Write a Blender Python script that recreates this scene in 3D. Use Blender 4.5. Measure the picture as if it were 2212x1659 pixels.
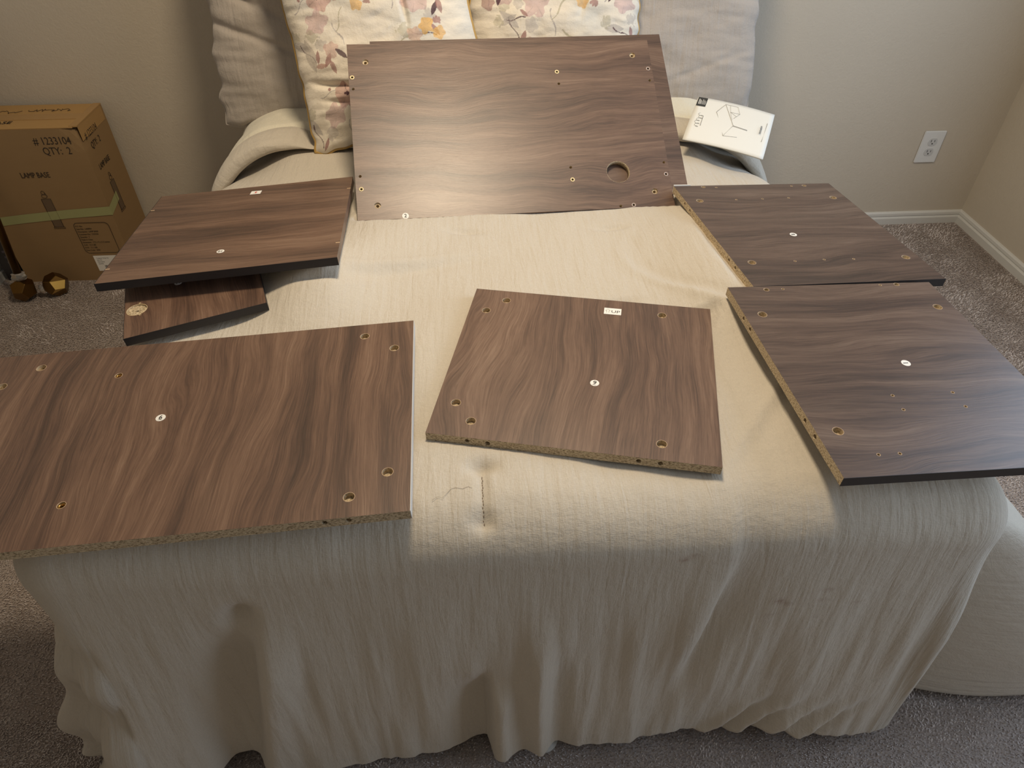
import bpy, bmesh, math, random
import numpy as np
from mathutils import Matrix, Vector
random.seed(7)
for o_ in list(bpy.data.objects): bpy.data.objects.remove(o_)
SC = bpy.context.scene
COL = SC.collection
R = math.radians
# ---------------------------------------------------------------- camera
cd = bpy.data.cameras.new('camera'); cam = bpy.data.objects.new('camera', cd); COL.objects.link(cam)
cd.sensor_fit = 'HORIZONTAL'; cd.sensor_width = 36.0; cd.lens = 36.0*1485/2212
cd.clip_start = .02
cam.location = (0, 0, 1.39)
cam.rotation_euler = (R(90-42.0), 0, R(-3.6))
SC.camera = cam
# ---------------------------------------------------------------- light
SC.view_settings.view_transform = 'Standard'; SC.view_settings.look = 'None'
SC.view_settings.gamma = 1; SC.view_settings.use_curve_mapping = False
SC.view_settings.exposure = 0.0
w = bpy.data.worlds.new('world'); SC.world = w; w.use_nodes = True
w.node_tree.nodes['Background'].inputs[0].default_value = (.62, .68, .78, 1)
w.node_tree.nodes['Background'].inputs[1].default_value = .3
def light(name, kind, loc, rot, col, power, **k):
    d = bpy.data.lights.new(name, kind); o = bpy.data.objects.new(name, d); COL.objects.link(o)
    o.location = loc; o.rotation_euler = rot; d.color = col; d.energy = power
    for a, b in k.items(): setattr(d, a, b)
    return o
light('ceiling_light_glow', 'AREA', (.08, 1.2, 2.30), (0, 0, 0), (1, .83, .60), 25, shape='DISK', size=.34)
light('daylight_window', 'AREA', (1.95, 1.15, 1.45), (0, R(90), 0), (.58, .76, 1), 20, shape='RECTANGLE', size=1.3, size_y=1.1)
light('added_cool_fill', 'AREA', (1.95, 0.0, 1.35), (0, R(90), 0), (.62, .78, 1), 12, shape='RECTANGLE', size=1.2, size_y=.9)  # added cool fill to lift the hanging comforter front, not a known second window
# ---------------------------------------------------------------- helpers
def tag(o, label=None, cat=None, group=None, kind=None):
    if label: o['label'] = label
    if cat: o['category'] = cat
    if group: o['group'] = group
    if kind: o['kind'] = kind
    return o
def empty(name, M=None):
    o = bpy.data.objects.new(name, None); COL.objects.link(o); o.empty_display_size = .05
    if M is not None: o.matrix_world = M
    return o
def link(name, me, parent=None, M=None):
    o = bpy.data.objects.new(name, me); COL.objects.link(o)
    if parent is not None: o.parent = parent
    if M is not None: o.matrix_local = M
    return o
def mesh_np(name, V, F, mats=(), smooth=True, parent=None, M=None, uv=None, color=None):
    me = bpy.data.meshes.new(name)
    me.from_pydata([tuple(v) for v in V], [], [tuple(f) for f in F]); me.update()
    for m in mats: me.materials.append(m)
    if smooth: me.polygons.foreach_set('use_smooth', [True]*len(me.polygons))
    if uv is not None:
        l = me.uv_layers.new(name='UVMap'); idx = np.zeros(len(me.loops), int); me.loops.foreach_get('vertex_index', idx)
        l.data.foreach_set('uv', np.asarray(uv)[idx].ravel())
    if color is not None:
        a = me.color_attributes.new('print', 'FLOAT_COLOR', 'POINT'); a.data.foreach_set('color', np.asarray(color, dtype=float).ravel())
    return link(name, me, parent, M)
def bm_obj(name, bm, mats, parent=None, M=None, smooth=False):
    me = bpy.data.meshes.new(name); bm.to_mesh(me); bm.free()
    for m in (mats if isinstance(mats, (list, tuple)) else [mats]): me.materials.append(m)
    if smooth: me.polygons.foreach_set('use_smooth', [True]*len(me.polygons))
    return link(name, me, parent, M)
def add_box(bm, x0, x1, y0, y1, z0, z1):
    r = bmesh.ops.create_cube(bm, size=1)
    for v in r['verts']:
        v.co = Vector(((x0+x1)/2+v.co.x*(x1-x0), (y0+y1)/2+v.co.y*(y1-y0), (z0+z1)/2+v.co.z*(z1-z0)))
    return r['verts']
def box_obj(name, dims, mat, parent=None, bev=.001, seg=1, M=None):
    bm = bmesh.new(); add_box(bm, *dims)
    if bev: bmesh.ops.bevel(bm, geom=bm.edges[:], offset=bev, segments=seg, affect='EDGES', clamp_overlap=True)
    return bm_obj(name, bm, mat, parent, M)
def add_cyl(bm, c, axis, r, depth, seg=24, r2=None):
    """cylinder centred on c along axis"""
    q = Vector((0, 0, 1)).rotation_difference(Vector(axis)).to_matrix().to_4x4()
    return bmesh.ops.create_cone(bm, cap_ends=True, segments=seg, radius1=r, radius2=r if r2 is None else r2, depth=depth, matrix=Matrix.Translation(c) @ q)['verts']
def lathe(name, prof, mat, parent=None, M=None, seg=32, smooth=True):
    V = []; F = []; n = len(prof)
    for i in range(seg):
        a = 2*math.pi*i/seg
        for r, z in prof: V.append((r*math.cos(a), r*math.sin(a), z))
    for i in range(seg):
        for j in range(n-1): F.append((i*n+j, ((i+1) % seg)*n+j, ((i+1) % seg)*n+j+1, i*n+j+1))
    return mesh_np(name, V, F, [mat], smooth, parent, M)
def tube(name, pts, rad, mat, parent=None, M=None, seg=8, closed=False):
    P = [Vector(p) for p in pts]; n = len(P); V = []; F = []; up = Vector((.13, .31, .94))
    prev = None
    for i, p in enumerate(P):
        a = P[(i-1) % n] if (closed or i) else p; b = P[(i+1) % n] if (closed or i < n-1) else p
        t = (b-a).normalized()
        u = (up if prev is None else prev); u = (u-t*u.dot(t)).normalized(); prev = u
        v = t.cross(u)
        r = rad[i] if isinstance(rad, (list, tuple)) else rad
        for k in range(seg):
            an = 2*math.pi*k/seg; V.append(p+u*r*math.cos(an)+v*r*math.sin(an))
    for i in range(n if closed else n-1):
        for k in range(seg):
            F.append((i*seg+k, i*seg+(k+1) % seg, ((i+1) % n)*seg+(k+1) % seg, ((i+1) % n)*seg+k))
    if not closed:
        F.append(tuple(range(seg))[::-1]); F.append(tuple((n-1)*seg+k for k in range(seg)))
    return mesh_np(name, V, F, [mat], True, parent, M)
def text_obj(name, s, size, mat, parent, M, thick=.0002, sx=1.0, bold=0.0, align='CENTER', shear=0.0, space=1.0):
    c = bpy.data.curves.new(name, 'FONT'); c.body = s; c.size = size; c.extrude = thick; c.offset = bold
    c.align_x = align; c.align_y = 'CENTER'; c.shear = shear; c.space_character = space; c.resolution_u = 3
    o = bpy.data.objects.new('tmp_text', c); COL.objects.link(o); dg = bpy.context.evaluated_depsgraph_get()
    me = bpy.data.meshes.new_from_object(o.evaluated_get(dg)); bpy.data.objects.remove(o)
    me.transform(Matrix.Diagonal((sx, 1, 1, 1))); me.materials.clear(); me.materials.append(mat); me.name = name
    return link(name, me, parent, M)
# ---- numpy noise
def _hash(i, j, seed):
    n = (i*374761393+j*668265263+seed*974634777) & 0xffffffff
    n = ((n ^ (n >> 13))*1274126177) & 0xffffffff
    return ((n ^ (n >> 16)) & 0xffff)/65535.0
def vnoise(x, y, seed=0):
    x = np.asarray(x, float)+1000; y = np.asarray(y, float)+1000
    i = np.floor(x).astype(np.int64); j = np.floor(y).astype(np.int64); fx = x-i; fy = y-j
    fx = fx*fx*(3-2*fx); fy = fy*fy*(3-2*fy)
    return ((_hash(i, j, seed)*(1-fx)+_hash(i+1, j, seed)*fx)*(1-fy)+(_hash(i, j+1, seed)*(1-fx)+_hash(i+1, j+1, seed)*fx)*fy)*2-1
def fbm(x, y, seed=0, octv=3):
    r = 0; a = 1
    for k in range(octv): r = r+a*vnoise(x*2**k, y*2**k, seed+k*17); a *= .5
    return r
def sstep(a, b, x):
    t = np.clip((x-a)/(b-a), 0, 1); return t*t*(3-2*t)
def gauss(x, c, s): return np.exp(-((x-c)/s)**2)
def agauss(x, c, sl, sr): return np.exp(-((x-c)/np.where(x < c, sl, sr))**2)
# ---- materials
def srgb(r, g, b):
    f = lambda c: (c/255/12.92 if c/255 <= .04045 else ((c/255+.055)/1.055)**2.4)
    return (f(r), f(g), f(b), 1)
class NT:
    def __init__(s, name):
        s.m = bpy.data.materials.new(name); s.m.use_nodes = True; s.t = s.m.node_tree; s.n = s.t.nodes; s.b = s.n['Principled BSDF']
    def node(s, t, **k):
        n = s.n.new(t)
        for a, b in k.items():
            if a.startswith('i_'):
                key = a[2:]; key = int(key) if key.isdigit() else key
                n.inputs[key].default_value = b
            else: setattr(n, a, b)
        return n
    def l(s, a, b): s.t.links.new(a, b)
    def mapping(s, src, scale, loc=(0, 0, 0), rot=(0, 0, 0)):
        m = s.node('ShaderNodeMapping'); m.inputs['Scale'].default_value = scale; m.inputs['Location'].default_value = loc; m.inputs['Rotation'].default_value = rot
        s.l(src, m.inputs[0]); return m.outputs[0]
    def noise(s, vec, scale, detail=4, rough=.55, dist=0):
        n = s.node('ShaderNodeTexNoise'); n.inputs['Scale'].default_value = scale; n.inputs['Detail'].default_value = detail
        n.inputs['Roughness'].default_value = rough; n.inputs['Distortion'].default_value = dist; s.l(vec, n.inputs['Vector']); return n.outputs[0]
    def ramp(s, f, stops):
        r = s.node('ShaderNodeValToRGB'); e = r.color_ramp.elements
        while len(e) < len(stops): e.new(.5)
        for k, (p, c) in enumerate(stops): e[k].position = p; e[k].color = c if len(c) == 4 else (*c, 1)
        s.l(f, r.inputs[0]); return r.outputs[0]
    def math(s, op, a, b):
        n = s.node('ShaderNodeMath', operation=op)
        for k, v in enumerate((a, b)):
            if isinstance(v, (int, float)): n.inputs[k].default_value = v
            else: s.l(v, n.inputs[k])
        return n.outputs[0]
    def mix(s, f, a, b, mode='MIX'):
        n = s.node('ShaderNodeMix', data_type='RGBA', blend_type=mode)
        for k, v in ((0, f), (6, a), (7, b)):
            if isinstance(v, (int, float, tuple)): n.inputs[k].default_value = v
            else: s.l(v, n.inputs[k])
        return n.outputs[2]
    def bump(s, h, strength=.3, dist=.001):
        n = s.node('ShaderNodeBump'); n.inputs['Strength'].default_value = strength; n.inputs['Distance'].default_value = dist
        s.l(h, n.inputs['Height']); s.l(n.outputs[0], s.b.inputs['Normal']); return n
    def co(s, which='Object'): return s.node('ShaderNodeTexCoord').outputs[which]
    def set(s, **k):
        for a, b in k.items(): s.b.inputs[a.replace('_', ' ')].default_value = b
        return s
def flat(name, col, rough=.6, metal=0, spec=.5):
    t = NT(name); t.set(Base_Color=col, Roughness=rough, Metallic=metal, Specular_IOR_Level=spec); return t.m
def walnut(name, along_x=True, seed=0.0, dark=1.0, red=0.0):
    t = NT(name); co = t.co()
    if not along_x: co = t.mapping(co, (1, 1, 1), rot=(0, 0, R(90)))
    base = t.mapping(co, (1, 1, 1), loc=(seed*3.1, seed*1.7, seed))
    # warp the cross-grain coordinate slowly along the board -> flowing, cathedral-like figure
    warp = t.noise(t.mapping(base, (1.6, 3.4, 1)), 1.5, 2, .5)
    warp2 = t.noise(t.mapping(base, (4, 9, 1)), 1.6, 2, .5)
    comb = t.math('ADD', t.math('MULTIPLY', t.math('SUBTRACT', warp, .5), .12), t.math('MULTIPLY', t.math('SUBTRACT', warp2, .5), .012))
    sep = t.node('ShaderNodeSeparateXYZ'); t.l(base, sep.inputs[0])
    cmb = t.node('ShaderNodeCombineXYZ'); t.l(sep.outputs[0], cmb.inputs[0]); t.l(t.math('ADD', sep.outputs[1], comb), cmb.inputs[1]); t.l(sep.outputs[2], cmb.inputs[2])
    v = cmb.outputs[0]
    broad = t.noise(t.mapping(v, (1.0, 11, 1)), 1.6, 3, .5)
    med = t.noise(t.mapping(v, (2.2, 48, 1)), 1.5, 4, .6)
    fine = t.noise(t.mapping(v, (9, 330, 1)), 1.5, 3, .6)
    pore = t.noise(t.mapping(v, (26, 620, 1)), 1.5, 2, .6)
    f = t.math('ADD', t.math('MULTIPLY', broad, .44), t.math('ADD', t.math('MULTIPLY', med, .32), t.math('MULTIPLY', fine, .32)))
    c = t.ramp(f, [(.35, srgb(58, 44, 38)), (.46, srgb(90, 68, 57)), (.54, srgb(114, 88, 73)), (.61, srgb(131, 104, 87)), (.73, srgb(160, 134, 115))])
    streak = t.ramp(t.noise(t.mapping(v, (1.4, 20, 1), loc=(4, 2, 0)), 1.7, 4, .6), [(.0, (1, 1, 1)), (.57, (1, 1, 1)), (.70, (.58, .56, .55)), (1, (.5, .49, .48))])
    c = t.mix(1.0, c, streak, 'MULTIPLY')
    pm = t.ramp(pore, [(.0, (.62, .6, .58)), (.38, (.72, .70, .68)), (.46, (1, 1, 1)), (.62, (1, 1, 1)), (.72, (1.0, 1.0, 1.0)), (1, (1.0, 1.0, 1.0))])
    c = t.mix(.6, c, pm, 'MULTIPLY')
    tint = t.noise(t.mapping(v, (1, 3, 1), loc=(9, 1, 1)), 2.0, 2, .5)
    c = t.mix(t.math('MULTIPLY', tint, .35), c, srgb(112, 96, 84), 'MIX')
    k = t.node('ShaderNodeBrightContrast'); 
    mul = t.mix(1.0, c, (.86*dark, .86*dark*(1-.5*red), .86*dark*(1-red), 1), 'MULTIPLY')
    t.l(mul, t.b.inputs['Base Color'])
    t.set(Roughness=.385, Specular_IOR_Level=.62)
    t.bump(t.math('ADD', fine, pore), .16, .0006)
    return t.m
def chipboard(name, light_=1.0):
    t = NT(name); co = t.co()
    n1 = t.noise(t.mapping(co, (280, 280, 700)), 1, 3, .7); vor = t.node('ShaderNodeTexVoronoi'); vor.inputs['Scale'].default_value = 1
    t.l(t.mapping(co, (330, 330, 900)), vor.inputs['Vector'])
    c = t.ramp(n1, [(.30, srgb(72, 60, 46)), (.40, srgb(160, 142, 114)), (.52, srgb(208, 190, 160)), (.75, srgb(234, 220, 192))])
    c2 = t.mix(.22, c, t.ramp(vor.outputs['Distance'], [(.0, srgb(245, 235, 210)), (.55, srgb(205, 185, 150)), (.9, srgb(90, 74, 52))]), 'MULTIPLY')
    c2 = t.mix(1.0, c2, (light_, light_, light_, 1), 'MULTIPLY')
    t.l(c2, t.b.inputs['Base Color']); t.set(Roughness=.85, Specular_IOR_Level=.2); t.bump(n1, .7, .0008); return t.m
def linen(name, col, dark=.88, uvscale=1.0, crinkle=.5, attr=False, weave=1.0):
    """gauzy washed linen; UV = metres along / across the cloth"""
    t = NT(name); uv = t.co('UV')
    warpn = t.noise(t.mapping(uv, (900, 160, 1)), 1, 3, .6); weft = t.noise(t.mapping(uv, (160, 900, 1)), 1, 3, .6)
    cr = t.noise(t.mapping(uv, (75, 9, 1)), 1, 4, .55, .4); cr2 = t.noise(t.mapping(uv, (26, 5, 1)), 1, 3, .5, .6)
    puck = t.noise(t.mapping(uv, (30, 42, 1)), 1, 4, .6)
    cl = t.noise(t.mapping(uv, (3, 3, 1)), 1, 3, .5)
    mixf = t.math('ADD', t.math('MULTIPLY', warpn, .5), t.math('MULTIPLY', weft, .5))
    c = t.ramp(mixf, [(.36, tuple(x*dark for x in col[:3])), (.62, col)])
    c = t.mix(t.math('MULTIPLY', cl, .22), c, tuple(x*.86 for x in col[:3])+(1,), 'MIX')
    if attr:
        a = t.node('ShaderNodeAttribute', attribute_name='print'); c = t.mix(1.0, c, a.outputs['Color'], 'MULTIPLY')
    t.l(c, t.b.inputs['Base Color']); t.set(Roughness=.95, Specular_IOR_Level=.15, Sheen_Weight=.25, Sheen_Roughness=.5)
    h = t.math('ADD', t.math('MULTIPLY', cr, crinkle*1.3), t.math('ADD', t.math('MULTIPLY', cr2, crinkle), t.math('ADD', t.math('MULTIPLY', mixf, .22*weave), t.math('MULTIPLY', puck, .5))))
    t.bump(h, .75, .0065); return t.m
M_chip = chipboard('chipboard'); M_chip_dark = chipboard('chipboard_hole', .8); M_black = flat('black_edging', srgb(42, 38, 38), .45)
M_under = flat('white_melamine_backing', srgb(205, 202, 196), .6)
M_sticker = flat('white_paper_sticker', srgb(236, 233, 226), .55); M_ink = flat('black_ink', srgb(28, 26, 26), .6)
M_red = flat('red_ink', srgb(205, 62, 40), .6); M_brass_pale = flat('pale_plastic_insert', srgb(226, 206, 158), .4)
M_grey_ins = flat('grey_plastic_insert', srgb(170, 152, 142), .4); M_void = flat('dark_bore', srgb(24, 18, 15), .9)
M_rim = flat('chipped_rim', srgb(188, 160, 128), .8)
BOARDS = {
 '9': {'O':[0.1674,0.8465,0.662],'M':[[0.97414,0.22576,-0.00905],[-0.2258,0.97417,-0.00365],[0.00799,0.0056,0.99995]],'w':0.427,'h':0.377,'cams':[[-0.1831,0.1237],[-0.1523,0.1593],[0.1285,0.1563],[-0.1833,-0.1189],[-0.1523,-0.1545],[0.1296,-0.1573]],'small':[],'ef':[[-0.1512,-0.0046],[-0.1205,-0.0047],[0.0983,-0.0071],[0.129,-0.0054]],'el':[],'st':[0.0242,-0.0412],'extra':{'up':[[0.026,0.1635],[0.0565,0.1646],[0.0563,0.1456],[0.0268,0.1459]]}},
 '8': {'O':[0.6691,1.238,0.676],'M':[[0.99555,-0.08201,0.04641],[0.07973,0.99561,0.04914],[-0.05024,-0.04522,0.99771]],'w':0.3824,'h':0.4412,'cams':[[-0.1586,0.1399],[0.1598,0.1417],[-0.1571,-0.1355],[0.1631,-0.1361]],'small':[[-0.1234,0.2126],[0.1233,0.2098]],'ef':[],'el':[[0.1414,-0.0059],[0.1086,-0.0051],[-0.1106,-0.004],[-0.1404,-0.0026]],'st':[-0.0208,-0.0291],'extra':{'dots':[[-0.0936,0.2087],[0.0911,0.2085],[0.0534,0.1451],[-0.0103,0.1429],[-0.0728,0.1418],[0.0523,-0.1357],[-0.0086,-0.1343],[-0.0696,-0.136]]}},
 '7': {'O':[0.65,0.7845,0.692],'M':[[0.99796,-0.04659,0.04358],[0.04648,0.99891,0.00365],[-0.0437,-0.00162,0.99904]],'w':0.3861,'h':0.4433,'cams':[[-0.1614,0.1386],[0.1631,0.1446],[-0.1606,-0.1381]],'small':[[-0.1253,0.2111],[0.1263,0.217]],'ef':[],'el':[[0.1379,-0.0057],[0.1079,-0.0065],[-0.1074,-0.0053],[-0.1395,-0.0058]],'st':[0.0199,-0.0007],'extra':{'dots':[[-0.0941,0.2119],[0.0942,0.2162],[-0.0422,-0.072],[0.0551,-0.0712],[-0.0421,-0.1023],[0.0563,-0.102],[-0.1254,-0.1851],[-0.0945,-0.1852]]}},
 '10': {'O':[-0.475,1.2934,0.695],'M':[[0.9969,-0.05202,-0.05905],[0.05716,0.9944,0.08889],[0.0541,-0.09199,0.99429]],'w':0.4309,'h':0.4148,'cams':[],'small':[],'ef':[],'el':[],'st':[-0.0109,-0.1264],'extra':{'edgemarks':[[-0.2097,0.1251],[-0.2111,-0.1514],[0.2149,0.1355],[0.2104,-0.1441]],'lab':[[0.0021,0.1692]]}},
 '6': {'O':[-0.4813,0.741,0.668],'M':[[0.99862,-0.03273,-0.04102],[0.03302,0.99943,0.00661],[0.04078,-0.00795,0.99914]],'w':0.7594,'h':0.4095,'cams':[[-0.2281,0.1661],[0.2982,0.1722],[0.3488,0.1333],[0.3485,-0.1352],[0.2997,-0.172],[-0.2731,0.1261]],'small':[[-0.0915,0.1274],[-0.0799,-0.1366]],'ef':[[0.2705,-0.0053],[0.3008,-0.0061]],'el':[],'st':[0.0057,0.0167],'extra':{}},
 '11': {'O':[-0.5458,1.1711,0.665],'M':[[0.9481,-0.31348,-0.0533],[0.31406,0.9494,0.00265],[0.04977,-0.01926,0.99858]],'w':0.2407,'h':0.36,'cams':[[-0.0995,-0.0958]],'small':[],'ef':[],'el':[],'st':[-0.0267,-0.038],'extra':{'scr':[[-0.0944,-0.0759],[-0.0941,-0.1152]],'r':[[-0.1163,-0.0877]]}},
 'F': {'O':[0.0962,1.5695,0.775],'M':[[0.99569,-0.05544,0.07433],[0.08833,0.81107,-0.57824],[-0.02823,0.58231,0.81248]],'w':0.7172,'h':0.439,'cams':[[-0.319,0.1725],[-0.3142,-0.1858],[0.3153,0.1782],[0.316,-0.1812]],'small':[[-0.3508,0.1329],[-0.3467,-0.1456],[0.1245,0.1366],[0.1268,-0.1435],[0.3489,0.1401],[0.3494,-0.1394],[0.261,-0.2132]],'ef':[],'el':[],'st':[-0.26,-0.2161],'extra':{'plain':[[-0.3503,0.1033],[-0.3475,-0.1142],[0.1253,0.105],[0.1263,-0.1124],[0.3484,0.1083],[0.3492,-0.1088],[0.2303,-0.214]],'cable':[[0.2364,-0.1285],[0.2092,-0.1238]]}},
}
# ================================================================ room
def paint(name, col):
    t = NT(name); co = t.co(); t.l(t.ramp(t.noise(co, 2.2, 3), [(.3, tuple(x*.96 for x in col[:3])), (.7, col)]), t.b.inputs['Base Color'])
    t.set(Roughness=.75, Specular_IOR_Level=.25); t.bump(t.math('ADD', t.noise(co, 170, 3, .55), t.math('MULTIPLY', t.noise(co, 60, 2), .6)), .35, .0025); return t.m
M_wall = paint('greige_wall_paint', srgb(204, 193, 176)); M_ceil = paint('white_ceiling_paint', srgb(225, 222, 214))
M_trim = flat('white_semigloss_trim', srgb(214, 212, 206), .35)
t = NT('carpet_backing'); co = t.co()
n1 = t.noise(t.mapping(co, (1, 1, 1)), 260, 4, .7); n2 = t.noise(co, 11, 4, .6)
c = t.ramp(n1, [(.3, srgb(124, 113, 106)), (.5, srgb(164, 152, 144)), (.72, srgb(198, 186, 178))])
c = t.mix(t.ramp(n2, [(.35, (0, 0, 0)), (.65, (.5, .5, .5))]), c, srgb(134, 118, 107))
t.l(c, t.b.inputs['Base Color']); t.set(Roughness=1, Specular_IOR_Level=.1); t.bump(n1, .7, .003); M_carpet = t.m
t = NT('carpet_pile'); g = t.node('ShaderNodeNewGeometry'); co = t.co()
c = t.ramp(t.noise(co, 120, 3, .7), [(.32, srgb(170, 160, 155)), (.5, srgb(204, 194, 189)), (.68, srgb(232, 223, 217))])
c = t.mix(t.ramp(t.noise(co, 9, 3, .6), [(.35, (0, 0, 0)), (.65, (.4, .4, .4))]), c, srgb(164, 151, 144))
t.l(c, t.b.inputs['Base Color']); t.set(Roughness=1, Specular_IOR_Level=.05); M_pile = t.m
XL, XR, YB, YF, ZC = -1.72, 1.98, 2.426, -1.6, 2.44
def struct(name, dims, m):
    o = box_obj(name, dims, m, bev=0); o['kind'] = 'structure'; return o
floor = struct('floor', (XL-.1, XR+.1, YF-.1, YB+.1, -.1, 0), M_carpet)
struct('ceiling', (XL-.1, XR+.1, YF-.1, YB+.1, ZC, ZC+.1), M_ceil)
struct('wall_back', (XL-.1, XR+.1, YB, YB+.1, 0, ZC), M_wall); struct('wall_front', (XL-.1, XR+.1, YF-.1, YF, 0, ZC), M_wall)
struct('wall_left', (XL-.1, XL, YF, YB, 0, ZC), M_wall); struct('wall_right', (XR, XR+.1, YF, YB, 0, ZC), M_wall)
prof = [(0, 0), (.0135, 0), (.0135, .026), (.011, .030), (.0085, .0315), (.0085, .0345), (.0105, .0365), (.0095, .046), (.006, .050), (0, .0515)]
def baseboard(name, p0, p1, nrm):
    V = []; F = []; n = len(prof)
    for k, p in enumerate((p0, p1)):
        for d, z in prof: V.append((p[0]+nrm[0]*d, p[1]+nrm[1]*d, z))
    for j in range(n-1): F.append((j, j+1, n+j+1, n+j))
    F.append(tuple(range(n))); F.append(tuple(range(n, 2*n))[::-1])
    o = mesh_np(name, V, F, [M_trim], False); bm = bmesh.new(); bm.from_mesh(o.data); bmesh.ops.recalc_face_normals(bm, faces=bm.faces); bm.to_mesh(o.data); bm.free(); o['kind'] = 'structure'
baseboard('baseboard_back', (XL, YB), (XR, YB), (0, -1)); baseboard('baseboard_right', (XR, YB), (XR, YF), (-1, 0)); baseboard('baseboard_left', (XL, YF), (XL, YB), (1, 0))
# carpet pile: short leaning tufts where the floor is in view
rng = np.random.default_rng(3)
def pile(regions, pitch):
    P = []
    for x0, x1, y0, y1, pt in regions:
        nx = int((x1-x0)/pt); ny = int((y1-y0)/pt)
        gx, gy = np.meshgrid(np.arange(nx)*pt+x0, np.arange(ny)*pt+y0)
        p = np.stack([gx.ravel(), gy.ravel()], 1)+rng.uniform(-.6, .6, (nx*ny, 2))*pt; P.append(np.c_[p, np.full(len(p), pt)])
    P = np.vstack(P); n = len(P); s = P[:, 2]/.0060
    an = fbm(P[:, 0]*9, P[:, 1]*9, 5)*1.5-.9+rng.uniform(-1.6, 1.6, n); ln = rng.uniform(.0035, .0075, n)*s; hh = rng.uniform(.0030, .0055, n)*np.minimum(s, 1.3)
    w_ = .0012*s; dx = np.cos(an); dy = np.sin(an)
    b0 = np.c_[P[:, 0]-dy*w_, P[:, 1]+dx*w_, np.zeros(n)]; b1 = np.c_[P[:, 0]+dy*w_, P[:, 1]-dx*w_, np.zeros(n)]
    m0 = np.c_[P[:, 0]+dx*ln*.35-dy*w_*1.15, P[:, 1]+dy*ln*.35+dx*w_*1.15, hh*.8]; m1 = np.c_[P[:, 0]+dx*ln*.35+dy*w_*1.15, P[:, 1]+dy*ln*.35-dx*w_*1.15, hh*.8]
    tp = np.c_[P[:, 0]+dx*ln, P[:, 1]+dy*ln, hh]
    V = np.stack([b0, b1, m1, m0, tp], 1).reshape(-1, 3)
    base = np.arange(n)*5
    loops = np.stack([base, base+1, base+2, base+3, base+3, base+2, base+4], 1).ravel()
    me = bpy.data.meshes.new('carpet_pile'); me.vertices.add(len(V)); me.vertices.foreach_set('co', V.ravel())
    me.loops.add(len(loops)); me.loops.foreach_set('vertex_index', loops)
    me.polygons.add(2*n); ls = np.stack([np.arange(n)*7, np.arange(n)*7+4], 1).ravel(); me.polygons.foreach_set('loop_start', ls)
    me.update(calc_edges=True); me.materials.append(M_pile); me.polygons.foreach_set('use_smooth', [True]*(2*n))
    o = link('carpet_pile', me, floor); o['kind'] = 'stuff'
pile([(-1.0, 1.5, .14, .62, .0044), (.72, 1.966, .62, 1.45, .0055), (.98, 1.966, 1.45, 2.412, .0065), (-1.705, -.66, 1.1, 2.20, .006), (-1.3, -.66, .35, 1.1, .005)], .006)
# outlet
M_plate = flat('white_nylon', srgb(226, 226, 224), .35)
out_ = empty('wall_outlet', Matrix.Translation((1.733, YB, .319)) @ Matrix.Rotation(R(90), 4, 'X'))
tag(out_, 'white duplex electrical outlet on the back wall near the right corner', 'outlet')
box_obj('cover_plate', (-.0415, .0415, -.061, .061, 0, .006), M_plate, out_, .0025, 2)
for s in (1, -1):
    bm = bmesh.new(); add_cyl(bm, (0, 0, 0), (0, 0, 1), .0172, .0022, 28)
    for v in bm.verts: v.co.y = max(-.0142, min(.0142, v.co.y))
    rc = bm_obj('receptacle', bm, flat('receptacle_face', srgb(205, 205, 204), .4), out_, Matrix.Translation((0, s*.0195+.001, .0064)))
    bm = bmesh.new()
    add_box(bm, -.0075, -.0055, -.001, .008, .0008, .0013); add_box(bm, .0055, .0075, 0, .007, .0008, .0013); add_cyl(bm, (0, -.0068, .00105), (0, 0, 1), .0026, .0005, 12)
    bm_obj('slot', bm, M_void, rc)
# ================================================================ bed
M_matt = flat('mattress_ticking', srgb(190, 184, 172), .9); M_frame = flat('dark_bed_frame', srgb(34, 33, 34), .5)
bed = empty('bed', Matrix.Translation((.03, 1.45, 0))); tag(bed, 'double bed with mattress and box spring hidden under the linen comforter', 'bed')
box_obj('mattress', (-.63, .63, -.86, .90, .34, .585), M_matt, bed, .05, 4)
box_obj('box_spring', (-.64, .64, -.87, .90, .14, .335), M_matt, bed, .02, 2)
box_obj('bed_frame', (-.62, .62, -.84, .90, .10, .14), M_frame, bed, .004)
for x, y in ((.063, -.930), (-.55, -.78), (.55, -.78), (-.55, .8), (.55, .8)):
    if (x, y) == (.063, -.930):
        lathe('leg', [(0, 0), (.026, 0), (.027, .006), (.022, .010), (.013, .014), (.012, .11), (0, .11)], flat('pale_plastic_glide', srgb(190, 190, 186), .4), bed, Matrix.Translation((x, y, 0)))['label'] = 'pale plastic glide at the foot of the bed'
    else: lathe('leg', [(0, 0), (.022, 0), (.024, .02), (.018, .03), (.018, .102), (0, .102)], M_frame, bed, Matrix.Translation((x, y, 0)))
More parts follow.
